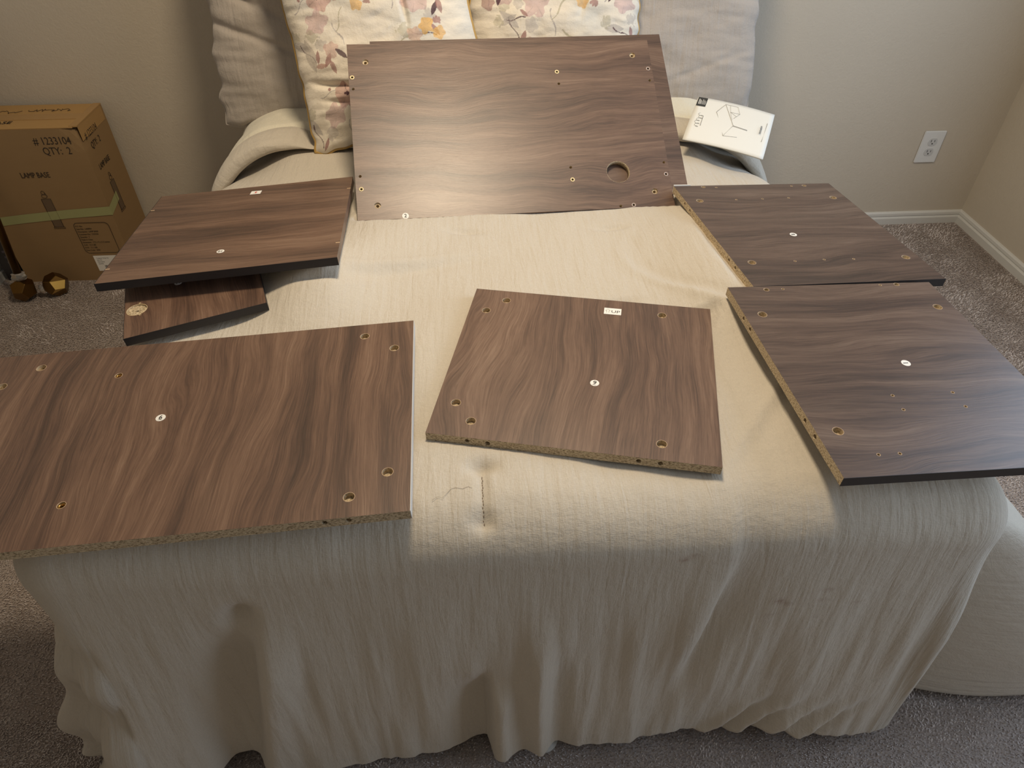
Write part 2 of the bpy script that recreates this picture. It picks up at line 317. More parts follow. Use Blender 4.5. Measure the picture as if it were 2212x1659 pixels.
# ---- comforter: flat cloth coordinates (a,b) bent over the edges and hung
QL, QR, QF, RAD, ZT = -.662, .782, .532, .085, .642
ARC = RAD*math.pi/2
IL, IR, IF = QL+RAD, QR-RAD, QF+RAD
def ztop(x, y):
    z = ZT+.006*fbm(x*3.3, y*3.3, 3, 2)+.0022*fbm(x*11, y*9, 8, 2)
    z = z-.010*sstep(.45, .75, np.abs(x-.03))
    z -= .016*gauss(x, -.002, .018)*gauss(y, .652, .012)+.010*gauss(x, -.003, .016)*gauss(y, .568, .012)+.006*gauss(x, -.0025, .006)*sstep(.56, .575, y)*sstep(.655, .64, y)
    for hx, hy, hr, hh_ in ((-.30, 1.13, .10, .050), (.50, 1.06, .11, .045), (.52, .74, .13, .016), (.50, 1.28, .12, .030), (-.20, 1.30, .10, .02), (-.10, 1.37, .16, .016)): z = z+hh_*gauss(x, hx, hr)*gauss(y, hy, hr*1.3)
    z = z-.040*sstep(.50, .66, np.abs(x-.05))*sstep(1.55, 1.75, y)
    for cx, cy in ((-.02, 1.31), (.27, 1.05), (-.30, 1.10), (.30, 1.33)):
        z -= .009*gauss(x, cx, .035)*gauss(y, cy, .010)
    # soft creases fanning out under the boards
    z += .006*gauss(y-(1.20+.35*(x+.1)), 0, .014)*gauss(x, -.14, .13)-.006*gauss(y-(1.17+.35*(x+.1)), 0, .016)*gauss(x, -.14, .13)
    z += .005*gauss(x-(.40+.10*np.sin(y*9)), 0, .012)*gauss(y, .95, .28)-.005*gauss(x-(.43+.10*np.sin(y*9)), 0, .016)*gauss(y, .95, .28)
    return z
B0, B1 = QF-.60, 1.83
A0, A1 = QL-.60, QR+.66
na, nb = 430, 400
a = np.linspace(A0, A1, na)[None, :].repeat(nb, 0); b = np.linspace(B0, B1, nb)[:, None].repeat(na, 1)
def drape(a, b, headflat=False):
    sa = np.where(a < IL, -1.0, 1.0); da = np.maximum(np.maximum(IL-a, a-IR), 0); db = np.maximum(IF-b, 0)
    P_ = 6.0; d = (da**P_+db**P_)**(1/P_)
    ph = np.arctan2(db, da+1e-9)                          # 0 = side, 90deg = foot
    cx = np.clip(a, IL, IR); cy = np.maximum(b, IF)
    th = np.clip(d/RAD, 0, math.pi/2); out = RAD*np.sin(th); drop = RAD*(1-np.cos(th)); e = np.maximum(d-ARC, 0)
    left = (sa < 0)
    foot = sstep(.9, 1.35, ph)
    front = np.where((da <= 0), 1.0, foot)                # weight of being on the foot side
    x = cx
    # drop left to right along the foot: arclength-like coordinate
    s = np.where(da > 0, np.where(left, IL, IR)+sa*(math.pi/2-ph)*.14, a)
    k = sstep(0, .25, e); g = e
    off = .012*k*fbm(s*5.2, e*1.6, 21, 2)+.006*k*fbm(s*17+.5*e, e*2.0, 33, 2)+.0022*k*fbm(s*52, e*4, 39, 2)
    off += front*.085*g+.0014*k*fbm(s*95+2*e, e*7, 61, 2)
    # valley left of centre running down from the pinch, with a bulging flap beside it
    vl = -.345-.18*(g-.06)
    wv = sstep(.03, .22, g)
    off += front*(-.048*agauss(s, vl-.004, .060, .016)*wv*(1-.35*sstep(.3, .55, g)) + .020*gauss(s, vl+.035, .035)*wv*(1-.5*sstep(.2, .5, g)))
    off += front*(-.022)*gauss(s, vl-.01, .02)*gauss(g, .07, .03)
    off += .075*sstep(.12, .52, g)*gauss(s, -.64, .145)*sstep(-.47, -.50, s)*1.0
    # second pinch near the centre, fold to the hem, twin soft ridges right of it
    off += front*(-.036*agauss(s, -.014, .050, .008)*sstep(.24, .36, g) + .018*gauss(s, .012, .022)*sstep(.28, .36, g) + .019*gauss(s, .072+.02*g, .018)*sstep(.05, .3, g) - .012*gauss(s, .105+.02*g, .02)*sstep(.15, .35, g))
    # crease right of centre
    vr = .345-.12*(g-.1)
    off += front*(-.026*agauss(s, vr+.004, .010, .045)+.012*gauss(s, vr-.03, .03))*gauss(g, .17, .13)
    # diagonal gathers near the right hem
    for q in range(4):
        l0 = .47+.055*q-(g-.38)*.55
        off += front*(.010*gauss(s, l0, .014)-.008*gauss(s, l0+.028, .014))*sstep(.36, .48, g)
    # right corner: ridge that ends in a low tip, then the side sheet swings out
    side = np.where(left, 0, 1-sstep(.08, .52, ph))*(da > 0)
    off += side*(.03*sstep(0, .08, g)+np.clip(g, 0, .38)*(.16+.82*sstep(1.0, .66, cy))+.015*np.sin(b*26)*sstep(.1, .5, g))
    off += np.where(left, (1-sstep(.3, 1.1, ph))*(da > 0), 0)*(.02*np.sin(b*21+1)*sstep(.05, .4, g)+.045*sstep(.05, .3, g))
    off += np.where((~left) & (da > 0), gauss(ph, .95, .3), 0)*(.012*k)
    # left edge silhouette scallops
    off += np.where(left & (da > 0), 1.0, 0)*.010*np.sin(g*38)*sstep(.1, .2, g)
    # hem rolls under
    hemd = np.minimum(np.minimum(a-A0, A1-a), b-B0); roll = 1-sstep(0, .035, hemd)
    off -= .020*roll**2
    rr = out+off
    x = cx+sa*np.cos(ph)*rr*(da > 0); y = cy-np.where(da > 0, np.sin(ph), 1.0)*rr*(db > 0)
    fall = np.where(d > 0, drop+e, 0)
    shorten = .030*fbm(s*6, 0*s, 51, 2)+.035*gauss(s, .50, .06)+.02*gauss(s, .0, .05)*0
    fall = fall-np.clip(shorten, -.02, .06)*sstep(.3, .6, e)
    z = ztop(x, y)*1.0-fall
    z = np.where(e > 0, .03+.5*((z-.03)+np.sqrt((z-.03)**2+.0006)), z)
    return x, y, z
x, y, z = drape(a, b)
V = np.stack([x, y, z], -1).reshape(-1, 3)
# boards press into the puffy top
BT = .0155
def press(V, M, O, w_, h_, t_, slope=.55):
    L = (V-O) @ M                                         # local coordinates
    dx_ = np.maximum(np.abs(L[:, 0])-w_/2, 0); dy_ = np.maximum(np.abs(L[:, 1])-h_/2, 0); dist = np.sqrt(dx_**2+dy_**2)
    near = dist < .12
    zb = -t_-.0006+np.maximum(dist-.001, 0)*slope+12*dist**2
    over = L[:, 2]-zb; m_ = near & (over > 0) & (L[:, 2] < .06)
    V[m_, 2] -= over[m_]/max(M[2, 2], .3); return V
BOARDLIST = []
def rearF():
    f = BOARDS['F']; M = np.array(f['M']); O = np.array(f['O'])+M @ np.array([.049, .028, -.0162]); an = R(.7)
    M2 = M @ np.array([[math.cos(an), -math.sin(an), 0], [math.sin(an), math.cos(an), 0], [0, 0, 1]]); return dict(f, M=M2.tolist(), O=O.tolist(), w=.706, h=.432)
BOARDS['R'] = rearF()
for k_, v_ in BOARDS.items():
    if k_ in 'FR':                                        # the lower edges sink into the quilt, which laps over them
        M_ = np.array(v_['M']); V = press(V, M_, np.array(v_['O'])+M_ @ np.array([0, .008, 0]), v_['w'], v_['h']-.010, BT, 1.4)
    else: V = press(V, np.array(v_['M']), np.array(v_['O']), v_['w'], v_['h'], BT)
i = np.arange(nb-1)[:, None]*na+np.arange(na-1)[None, :]
F = np.stack([i, i+1, i+na+1, i+na], -1).reshape(-1, 4)
UV = np.stack([a.ravel(), b.ravel()], 1)
# a few brown smudges on the hanging front
pr = np.ones((V.shape[0], 4))
def smudge(cx, cz, rx, rz, k):
    m = gauss(V[:, 0], cx, rx)*gauss(V[:, 2], cz, rz)*(V[:, 1] < .63)*(V[:, 2] < .60)*k
    for q, cc in enumerate((.45, .62, .68)): pr[:, q] *= 1-m*cc
for sm in ((.275, .565, .006, .004, .8), (.288, .572, .008, .003, .6), (.437, .455, .007, .004, .8), (.448, .449, .009, .003, .7), (.505, .480, .010, .004, .45), (.50, .455, .008, .004, .4), (.56, .445, .010, .003, .35), (.43, .42, .009, .003, .35), (.50, .415, .008, .003, .25)): smudge(*sm)
M_linen = linen('washed_linen', srgb(206, 196, 180), attr=True)
M_linen2 = linen('washed_linen_sham', srgb(184, 174, 164)); 
M_cream = linen('cream_sheet_cotton', srgb(232, 225, 205), crinkle=.3)
comf = empty('comforter', Matrix.Translation((.03, .50, .02))); Mi = comf.matrix_world.inverted()
tag(comf, 'crinkled beige linen comforter draped over the bed and down its foot end', 'comforter')
q_ = mesh_np('comforter_body', V, F, [M_linen], True, comf, Mi, UV, pr)
sm_ = q_.modifiers.new('thickness', 'SOLIDIFY'); sm_.thickness = .016; sm_.offset = -1
# stitched tuft line and stray thread
st_pts = [(-.0025+.0006*math.sin(k*2.2), .566+k*.0042, 0) for k in range(19)]
def ztop1(x, y): return float(ztop(np.array([x]), np.array([y]))[0])
bm = bmesh.new()
for p in st_pts[1:-1]:
    zz = ztop1(p[0], p[1]) if p[1] > IF else ztop1(p[0], p[1])-RAD*(1-math.sqrt(max(0, 1-((IF-p[1])/RAD)**2)))
    add_box(bm, p[0]-.0005, p[0]+.0005, p[1]-.0015, p[1]+.0015, zz-.001, zz+.0013)
bm_obj('tufting_stitch', bm, flat('dark_thread', srgb(96, 80, 68), .9), comf, Mi)
tube('loose_thread', [(x_, y_, ztop1(x_, y_)+.0006) for x_, y_ in ((-.072, .596), (-.064, .602), (-.058, .599), (-.052, .606), (-.046, .614), (-.040, .616), (-.030, .613), (-.022, .616), (-.017, .613))], .0002, flat('grey_thread', srgb(150, 136, 120), .9), comf, Mi, 4)
# ---- head-end profile used by cuff and sheet
def headprof(a, lift, wide):
    RH = .17; il, ir = QL+RH-wide, QR-RH+wide
    sa = np.where(a < il, -1.0, 1.0); d = np.maximum(np.maximum(il-a, a-ir), 0); th = np.clip(d/RH, 0, math.pi/2); r = RH+lift
    e = np.maximum(d-RH*math.pi/2, 0); cx = np.clip(a, il, ir)
    x = cx+sa*(r*np.sin(th))*(d > 0); z = ZT-RH+r*np.cos(th)-e; nx = sa*np.sin(th)*(d > 0); nz = np.cos(th); return x, z, nx, nz, d
def cuff():
    A = np.linspace(IL-.26, IR+.26, 260); T = np.linspace(0, 2*math.pi, 41)[:-1]
    aa = A[:, None]+0*T[None, :]; tt = 0*A[:, None]+T[None, :]
    x, z, nx, nz, d = headprof(aa, .004, -.008)
    squash = 1-.85*sstep(-.47, -.40, aa)*sstep(.54, .47, aa)
    yc = 1.812-.10*sstep(.42, .78, np.abs(aa-.03))-.10*sstep(.75, 1.0, np.abs(aa-.03))+.008*vnoise(aa*5, 0*aa, 3)
    hy = .055+.008*vnoise(aa*6, 0*aa, 9); hn = (.019+.004*vnoise(aa*7, 0*aa, 4))*squash
    c, s = np.cos(tt), np.sin(tt)
    fr = np.clip(-c, 0, 1)                                # front half
    puff = 1+.10*vnoise(aa*14, tt*1.2, 6)*fr+.16*vnoise(aa*30, tt*1.5, 16)*fr**2*(s < .5)
    nn = hn*(1+np.sign(s)*np.abs(s)**.75)*puff
    yy = yc+hy*np.sign(c)*np.abs(c)**.85*(1+.06*vnoise(aa*22, tt, 12)*fr)
    X = np.stack([x+nx*nn, yy, z+nz*nn], -1); n, m = len(A), len(T); V = X.reshape(-1, 3)
    F = [(i*m+j, (i+1)*m+j, (i+1)*m+(j+1) % m, i*m+(j+1) % m) for i in range(n-1) for j in range(m)]
    F.append(tuple(range(m))); F.append(tuple((n-1)*m+j for j in range(m))[::-1])
    uv = np.stack([aa.ravel(), tt.ravel()*.06], 1)
    pr = np.ones((len(V), 4))
    o = mesh_np('folded_cuff', V, F, [M_linen], True, comf, Mi, uv, pr); o['label'] = 'rolled-back top edge of the comforter'
cuff()
def sheet():
    A = np.linspace(IL-.34, IR+.42, 240); Y = np.linspace(1.855, 2.33, 60)
    aa = A[None, :]+0*Y[:, None]; yy0 = 0*A[None, :]+Y[:, None]
    x, z, nx, nz, d = headprof(aa, .024, .0)
    dr = sstep(.42, 1.05, np.abs(aa-.03))
    yy = yy0-.15*dr*sstep(2.3, 2.0, yy0)
    sd = sstep(.10, .35, d)
    off = .006*fbm(aa*9, yy0*9, 44, 2)+.03*sd*(aa > 0)+.010*sd*np.sin(yy0*30)+.022*gauss(yy0, 1.80, .03)*0
    lip = -.02*sstep(1.88, 1.855, yy0)
    V = np.stack([x+nx*(off+.012+lip), yy, z+nz*(off+.012+lip)], -1).reshape(-1, 3)
    n, m = len(Y), len(A); i = np.arange(n-1)[:, None]*m+np.arange(m-1)[None, :]
    F = np.stack([i, i+1, i+m+1, i+m], -1).reshape(-1, 4)
    o = mesh_np('bed_sheet', V, F, [M_cream], True, None, None, np.stack([aa.ravel(), yy0.ravel()], 1))
    s_ = o.modifiers.new('thickness', 'SOLIDIFY'); s_.thickness = .004; s_.offset = -1
    tag(o, 'cream sheet showing as a pale band between the comforter cuff and the pillows', 'sheet')
    # piped hem on the right-hand drop
    j = np.argmin(np.abs(A-(IR+.02))); row = V.reshape(n, m, 3)[0]
    tube('sheet_hem', [tuple(p) for p in row[j::3]], .0035, M_cream, o)
sheet()
# ================================================================ pillows
def pillow_mesh(name, w_, h_, T, nu, mat, parent=None, seed=1, wr=.006, pin=.035, color=None, back=None, edgewr=.006, power=.5, folds=()):
    u = np.linspace(-1, 1, nu)[None, :].repeat(nu, 0); v = np.linspace(-1, 1, nu)[:, None].repeat(nu, 1)
    def side(sgn):
        X = u*w_/2*(1-pin*(1-v**2)*1.0+.0*u); Y = v*h_/2*(1-pin*(1-u**2))
        X = X+edgewr*vnoise(v*9, 0*v+seed, seed)*np.sign(u)*sstep(.75, 1, np.abs(u)); Y = Y+edgewr*vnoise(u*9, 0*u+seed, seed+5)*np.sign(v)*sstep(.75, 1, np.abs(v))
        prof = (np.clip(1-np.abs(u)**2.6, 0, 1)*np.clip(1-np.abs(v)**2.6, 0, 1))**power
        edge = sstep(0, .25, prof)
        W = wr*fbm(u*2.2+seed, v*5+seed, seed+2, 3)*edge
        # wrinkles radiating in from the side seams
        rad = .25*wr*vnoise(v*22+2*u, u*1.5, seed+9)*sstep(.35, .95, np.abs(u))*edge+.25*wr*vnoise(u*22+2*v, v*1.5, seed+19)*sstep(.35, .95, np.abs(v))*edge
        Z = sgn*(T/2*prof)+sgn*(W+rad)
        for (fu, fv, ang, ln, wd, am) in folds:
            ca, sa_ = math.cos(R(ang)), math.sin(R(ang)); p = (u-fu)*ca+(v-fv)*sa_; q = -(u-fu)*sa_+(v-fv)*ca
            Z = Z+sgn*am*gauss(q, .08*np.sin(p*3), wd)*sstep(ln, ln*.3, np.abs(p))*edge
        return np.stack([X, Y, Z], -1).reshape(-1, 3)
    Vf = side(1); Vb = side(-1); i = np.arange(nu-1)[:, None]*nu+np.arange(nu-1)[None, :]
    Ff = np.stack([i, i+1, i+nu+1, i+nu], -1).reshape(-1, 4); Fb = Ff[:, ::-1]+nu*nu
    uv = np.stack([u.ravel()*w_/2, v.ravel()*h_/2], 1); uv = np.vstack([uv, uv])
    col = None
    if color is not None: col = np.vstack([color(u.ravel()*w_/2, v.ravel()*h_/2)]*2)
    o = mesh_np(name, np.vstack([Vf, Vb]), np.vstack([Ff, Fb]), [mat], True, parent, None, uv, col)
    idx = np.arange(nu*nu).reshape(nu, nu); ring = list(idx[0, :])+list(idx[1:, -1])+list(idx[-1, -2::-1])+list(idx[-2:0:-1, 0])
    return o, Vf[ring]
def stand(x, y, z, lean, roll=0, yaw=0):
    """local x right, y up the cushion, z toward the foot of the bed; leans back by `lean` degrees"""
    return Matrix.Translation((x, y, z)) @ Matrix.Rotation(R(yaw), 4, 'Z') @ Matrix.Rotation(R(90-lean), 4, 'X') @ Matrix.Rotation(R(roll), 4, 'Z')
for nm, lb, x, wd, seed, folds in (('left', 'large beige linen pillow against the wall behind the left floral cushion', -.322, .745, 11, [(-.75, -.05, -38, .55, .035, -.011), (-.72, -.32, -34, .6, .03, -.010), (-.8, .1, -60, .5, .03, .008), (-.78, .16, 12, .4, .03, -.004)]),
                                   ('right', 'large greyish linen pillow against the wall, at the right edge of the bed', .450, .75, 31, [(.6, -.62, 8, .5, .03, -.004), (.1, .2, 10, .7, .05, .004)])):
    t_ = empty('euro_pillow', stand(x, 2.11, .94, 18)); tag(t_, lb, 'pillow', 'large linen pillows against the wall')
    o, rg = pillow_mesh('pillow_sham', wd, .67, .17, 200, M_linen2, t_, seed, .006, .02, edgewr=.008, power=.42, folds=folds)
    tube('seam', [tuple(p) for p in rg[::3]], .0028, M_linen2, t_, closed=True)
# floral print, painted in cushion coordinates (metres)
def floral(flowers):
    base = np.array([.80, .72, .60])
    def f(X, Y):
        C_ = np.ones((len(X), 4)); C_[:, :3] = base*(1+.05*fbm(X*9, Y*9, 2)[:, None])
        wash = np.clip(fbm(X*6+3, Y*6, 14, 2), 0, 1)[:, None]*.6
        C_[:, :3] = C_[:, :3]*(1-wash)+np.array([.60, .62, .60])*wash
        for kind, cx, cy, r, ang, col, op in flowers:
            dx, dy = X-cx, Y-cy; rr = np.sqrt(dx*dx+dy*dy)+1e-6; th = np.arctan2(dy, dx)+R(ang)
            wob = .12*vnoise(X*90, Y*90, 7)+.10*vnoise(X*45, Y*45, 9)
            if kind == 'f':
                m = rr/r < (.88+.12*np.cos(5*th)+1.3*wob); sh = 1-.22*(np.abs(np.sin(2.5*th)) < .14)*(rr > .25*r)-.18*vnoise(X*60, Y*60, 3)
            elif kind == 'l':
                ca, sa_ = math.cos(R(ang)), math.sin(R(ang)); p = (dx*ca+dy*sa_)/r; q = (-dx*sa_+dy*ca)/r
                m = (np.abs(q) < .34*(1-p*p)*(1+wob)) & (np.abs(p) < 1); sh = 1-.15*(np.abs(q) < .03)
            elif kind == 's':
                ca, sa_ = math.cos(R(ang)), math.sin(R(ang)); p = (dx*ca+dy*sa_)/r; q = (-dx*sa_+dy*ca)/r
                m = (np.abs(q-.12*np.sin(p*3.1)) < .035+.03*(wob > .05)) & (np.abs(p) < 1); sh = 1
            else:
                m = (rr/r < .55+.5*np.abs(vnoise(X*130, Y*130, 5))+wob); sh = 1-.2*vnoise(X*100, Y*100, 8)
            k = (m*op)[:, None]; sh = np.asarray(sh)*np.ones(len(X))
            C_[:, :3] = C_[:, :3]*(1-k)+np.array(col)*sh[:, None]*k
        return np.clip(C_, .01, 1)
    return f
PK, MV, PL, OC, GR, SG, TP = (.60, .39, .33), (.36, .19, .17), (.07, .025, .04), (.72, .42, .12), (.40, .36, .34), (.42, .38, .26), (.62, .44, .34)
def bouquet(cx, cy, s, ang):
    ca, sa_ = math.cos(R(ang)), math.sin(R(ang)); L = []
    def a_(k, x, y, r, an, c, op=.9): L.append((k, cx+s*(x*ca-y*sa_), cy+s*(x*sa_+y*ca), s*r, an+ang, c, op))
    a_('f', 0, 0, .034, 10, PK, .85); a_('f', .048, .012, .026, 40, PK, .7); a_('f', -.018, -.052, .032, 70, (.58, .40, .38), .7); a_('b', .002, .004, .009, 0, PL); a_('s', -.002, .012, .016, 120, PL)
    a_('f', .085, .030, .020, 0, TP, .8); a_('f', .105, .002, .022, 30, OC, .8); a_('b', .12, -.028, .012, 0, MV, .8); a_('f', .092, -.03, .016, 0, OC, .7)
    a_('l', -.062, .070, .020, 80, MV, .85); a_('l', -.045, .058, .018, 130, MV, .8); a_('l', -.078, .052, .018, 20, (.45, .25, .2), .8); a_('f', -.060, .098, .022, 15, PK, .65); a_('l', -.03, .095, .02, 160, PL, .85)
    a_('s', -.05, -.010, .024, 35, GR, .9); a_('b', -.048, .002, .006, 0, MV); a_('s', .055, .075, .04, 130, SG, .8); a_('s', .04, -.055, .03, 60, SG, .7); a_('s', .03, -.085, .03, 110, GR, .8)
    a_('l', -.075, -.095, .03, 150, GR, .6); a_('s', -.06, -.115, .03, 125, PL, .85); a_('l', -.035, -.128, .016, 80, MV, .85); a_('b', -.09, -.07, .02, 0, SG, .5); a_('b', -.02, -.10, .02, 0, GR, .45)
    return L
LF = bouquet(-.135, .09, 1.0, 0)+bouquet(.08, .10, 1.05, 40)+bouquet(-.12, -.135, .95, -25)+bouquet(.10, -.12, 1, 80)+[('l', -.19, -.03, .04, 100, (.48, .42, .36), .7), ('b', -.175, .01, .02, 0, SG, .5), ('l', .145, .02, .018, 60, PL, .9), ('l', .158, .026, .02, 100, MV, .8)]
RF = bouquet(-.03, .085, 1.1, -10)+bouquet(-.17, .09, .85, 60)+bouquet(.17, .085, .95, 30)+bouquet(.02, -.14, 1, 20)+[('l', .145, .06, .03, 70, PL, .95), ('l', .165, .075, .028, 120, PL, .9), ('l', -.155, .05, .022, 80, PL, .9), ('f', -.185, .04, .02, 0, MV, .7)]
M_floral = linen('floral_cotton', (1, 1, 1, 1), dark=.95, attr=True, crinkle=.12, weave=.5); M_gold = flat('gold_piping', srgb(176, 142, 78), .45)
for lb, M_, wd, ht, fl, seed, folds in (
        ('cream floral cushion with gold piping, left of the two behind the tilted desk panel', stand(-.205, 1.875, .895, 24, 9), .47, .50, LF, 5, [(.28, .35, 82, .5, .03, -.014), (-.5, -.45, -25, .5, .035, -.016), (-.45, -.62, -25, .45, .03, -.010)]),
        ('cream floral cushion with gold piping, right of the two behind the tilted desk panel', stand(.235, 1.96, .895, 20, 0), .455, .47, RF, 8, [(.35, .3, 60, .4, .04, -.008)])):
    t_ = empty('floral_cushion', M_); tag(t_, lb, 'cushion', 'floral cushions behind the tilted panels')
    o, rg = pillow_mesh('cushion_cover', wd, ht, .15, 340, M_floral, t_, seed, .005, .05, floral(fl), edgewr=.006, folds=folds)
    tube('piping', [tuple(p) for p in rg[::3]], .0042, M_gold, t_, closed=True)
# ================================================================ flat-pack panels
def disc(bm, c, r, z0, z1, seg=24): add_cyl(bm, (c[0], c[1], (z0+z1)/2), (0, 0, 1), r, z1-z0, seg)
def cut(me_obj, cutter):
    m = me_obj.modifiers.new('b', 'BOOLEAN'); m.operation = 'DIFFERENCE'; m.object = cutter; m.solver = 'EXACT'; m.use_self = True
    dg = bpy.context.evaluated_depsgraph_get(); me = bpy.data.meshes.new_from_object(me_obj.evaluated_get(dg)); me_obj.modifiers.clear(); me_obj.data = me
    bpy.data.objects.remove(cutter)
RING = {}
def ring_mesh(ro, ri, h, mat):
    key = (ro, ri, h, mat.name)
    if key not in RING:
        o = lathe('tmp', [(ri, -h), (ri, h*.6), (ro*.97, h), (ro, h*.5), (ro, -h), (ri, -h)], mat, seg=24); RING[key] = o.data; bpy.data.objects.remove(o)
    return RING[key]
def panel(key, label, wood, front='chip', left='chip', right='wood', back='wood', holes=(), bores=(), T=BT, group='flat-pack wood panels laid out on the bed'):
    """holes: (x,y,r,depth)   bores: ('f'|'l', coord, z, r, depth)"""
    I = BOARDS[key]; w_, h_ = I['w']/2, I['h']/2
    M = Matrix([list(I['M'][k])+[I['O'][k]] for k in range(3)]+[[0, 0, 0, 1]])
    root = empty('furniture_panel', M); tag(root, label, 'wood panel', group)
    bm = bmesh.new(); add_box(bm, -w_, w_, -h_, h_, -T, 0); me = bpy.data.meshes.new('board'); bm.to_mesh(me); bm.free()
    b = link('board', me, root)
    bc = bmesh.new()
    for x, y, r, d in holes: disc(bc, (x, y), r, -d, .002)
    if holes:
        co = bm_obj('cutter', bc, [], root); cut(b, co)
    bc = bmesh.new()
    for sd, c, z, r, d in bores:
        if sd == 'f': add_cyl(bc, (c, -h_+d/2-.001, z), (0, 1, 0), r, d+.002, 16)
        else: add_cyl(bc, (-w_+d/2-.001, c, z), (1, 0, 0), r, d+.002, 16)
    if bores:
        co = bm_obj('cutter', bc, [], root); cut(b, co)
    me = b.data; me.name = 'board'; me.materials.clear()
    mt = {'chip': M_chip, 'wood': wood, 'black': M_black, 'white': M_under}
    for m in (wood, M_chip, M_chip_dark, M_under): me.materials.append(m)
    side = {'f': front, 'l': left, 'r': right, 'b': back}
    for p in me.polygons:
        c, n = p.center, p.normal; e = 1e-5
        if n.z > .9 and abs(c.z) < e: k = 0
        elif n.z < -.9 and abs(c.z+T) < e: k = 3
        elif abs(c.y+h_) < e and abs(n.y) > .9: k = 1 if front == 'chip' else 0
        elif abs(c.x+w_) < e and abs(n.x) > .9: k = 1 if left == 'chip' else 0
        elif abs(c.x-w_) < e or abs(c.y-h_) < e: k = 0
        else: k = 1
        p.material_index = k
    def band(d, m):
        e = .0006
        dims = {'f': (-w_-e, w_+e, -h_-e, -h_+.0001, -T, .0002), 'b': (-w_-e, w_+e, h_-.0001, h_+e, -T, .0002), 'l': (-w_-e, -w_+.0001, -h_, h_, -T, .0002), 'r': (w_-.0001, w_+e, -h_, h_, -T, .0002)}[d]
        o = box_obj('edge_banding', dims, m, root, 0); return o
    for d, kind in side.items():
        if kind == 'black': band(d, M_black)['label'] = 'black edge banding'
        elif kind == 'white': band(d, M_under)['label'] = 'white edge banding'
    return root, w_, h_
def rims(root, holes, m=None):
    for x, y, r in holes: link('hole_rim', ring_mesh(r+.0006, r-.0001, .00012, m or M_rim), root, Matrix.Translation((x, y, 0)))
def insert(root, x, y, m, ro=.0052, ri=.0026): link('threaded_insert', ring_mesh(ro, ri, .0006, m), root, Matrix.Translation((x, y, .0001)))
def sticker(root, c, s, rot=0, under=False, r=.0072):
    st = lathe('number_sticker', [(0, -.0001), (r, -.0001), (r, .0003), (0, .0003)], M_sticker, root, Matrix.Translation((c[0], c[1], 0)) @ Matrix.Rotation(R(rot), 4, 'Z'), 32, False)
    text_obj('printed_number', s, .0115 if len(s) == 1 else .0095, M_ink, st, Matrix.Translation((0, .0004 if under else 0, .0004)), .00005, bold=.00018)
    if under: box_obj('underline', (-.0028, .0028, -.0047, -.0042, .0003, .0005), M_ink, st, 0)
CR = .0074
W = [walnut('walnut_laminate_%s' % k, ax, sd, dk, rd) for k, ax, sd, dk, rd in (('desk', True, 1.3, 1.0, 0), ('rear', True, 5.1, .86, 0), ('eight', True, 2.2, .66, -.10), ('one', True, 8.4, .68, -.12), ('ten', True, 11.7, .92, .10), ('nine', False, 4.6, 1.0, .05), ('six', False, 7.9, .96, .12), ('eleven', False, 14.3, 1.0, .12))]
# desk top, front
I = BOARDS['F']; cams = I['cams']; ins = I['small']; pl = I['extra']['plain']
holes = [(x, y, .0072, .0035) for x, y in cams]+[(x, y, .0034, .012) for x, y in cams]+[(x, y, .0034, .012) for x, y in pl]+[(x, y, .0052, .012) for x, y in ins]+[(I['extra']['cable'][0][0], I['extra']['cable'][0][1], .0275, .02)]
rt, w_, h_ = panel('F', 'large walnut desk panel with a round cable hole, tilted up against the cushions', W[0], 'wood', 'wood', 'wood', 'wood', holes)
for k, (x, y) in enumerate(ins): insert(rt, x, y, M_brass_pale if x < .2 else M_grey_ins)
lathe('cable_hole_lining', [(.0275, -BT+.0002), (.0275, -.0002), (.0268, -.0002), (.0268, -BT+.0002), (.0275, -BT+.0002)], M_chip_dark, rt, Matrix.Translation((*I['extra']['cable'][0], 0)), 40)
sticker(rt, (-.2557, -.2135), '2')
rt, w_, h_ = panel('R', 'large walnut desk panel lying behind the one with the cable hole, its right strip showing', W[1], 'wood', 'wood', 'wood', 'wood')
# 8
I = BOARDS['8']; el = [('l', c, -.0078, .0038, .028) for c, z in I['el']]
dots = I['extra']['dots']
rt, w_, h_ = panel('8', 'walnut panel with a white number 8 sticker, right side of the bed near the booklet', W[2], 'black', 'chip', 'wood', 'wood',
    [(x, y, CR, .0085) for x, y in I['cams']]+[(x, y, .0045, .011) for x, y in I['small']]+[(x, y, .0022, .006) for x, y in dots], el)
rims(rt, [(x, y, CR) for x, y in I['cams']]+[(x, y, .0045) for x, y in I['small']]+[(x, y, .0022) for x, y in dots])
sticker(rt, I['st'], '8', 90)
box_obj('white_edge_strip', (-w_, -w_+.040, h_-.001, h_+.003, -BT, .0022), M_under, rt, .0003)['label'] = 'white strip along the back left edge'
# 1
I = BOARDS['7']; el = [('l', c, -.0078, .0038, .028) for c, z in I['el']]; dots = I['extra']['dots']
rt, w_, h_ = panel('7', 'walnut panel with a white number 1 sticker, right front corner of the bed', W[3], 'black', 'chip', 'wood', 'wood',
    [(x, y, CR, .0085) for x, y in I['cams']]+[(x, y, .0045, .011) for x, y in I['small']]+[(x, y, .0022, .006) for x, y in dots], el)
rims(rt, [(x, y, CR) for x, y in I['cams']]+[(x, y, .0045) for x, y in I['small']]+[(x, y, .0022) for x, y in dots])
sticker(rt, I['st'], '1', 90)
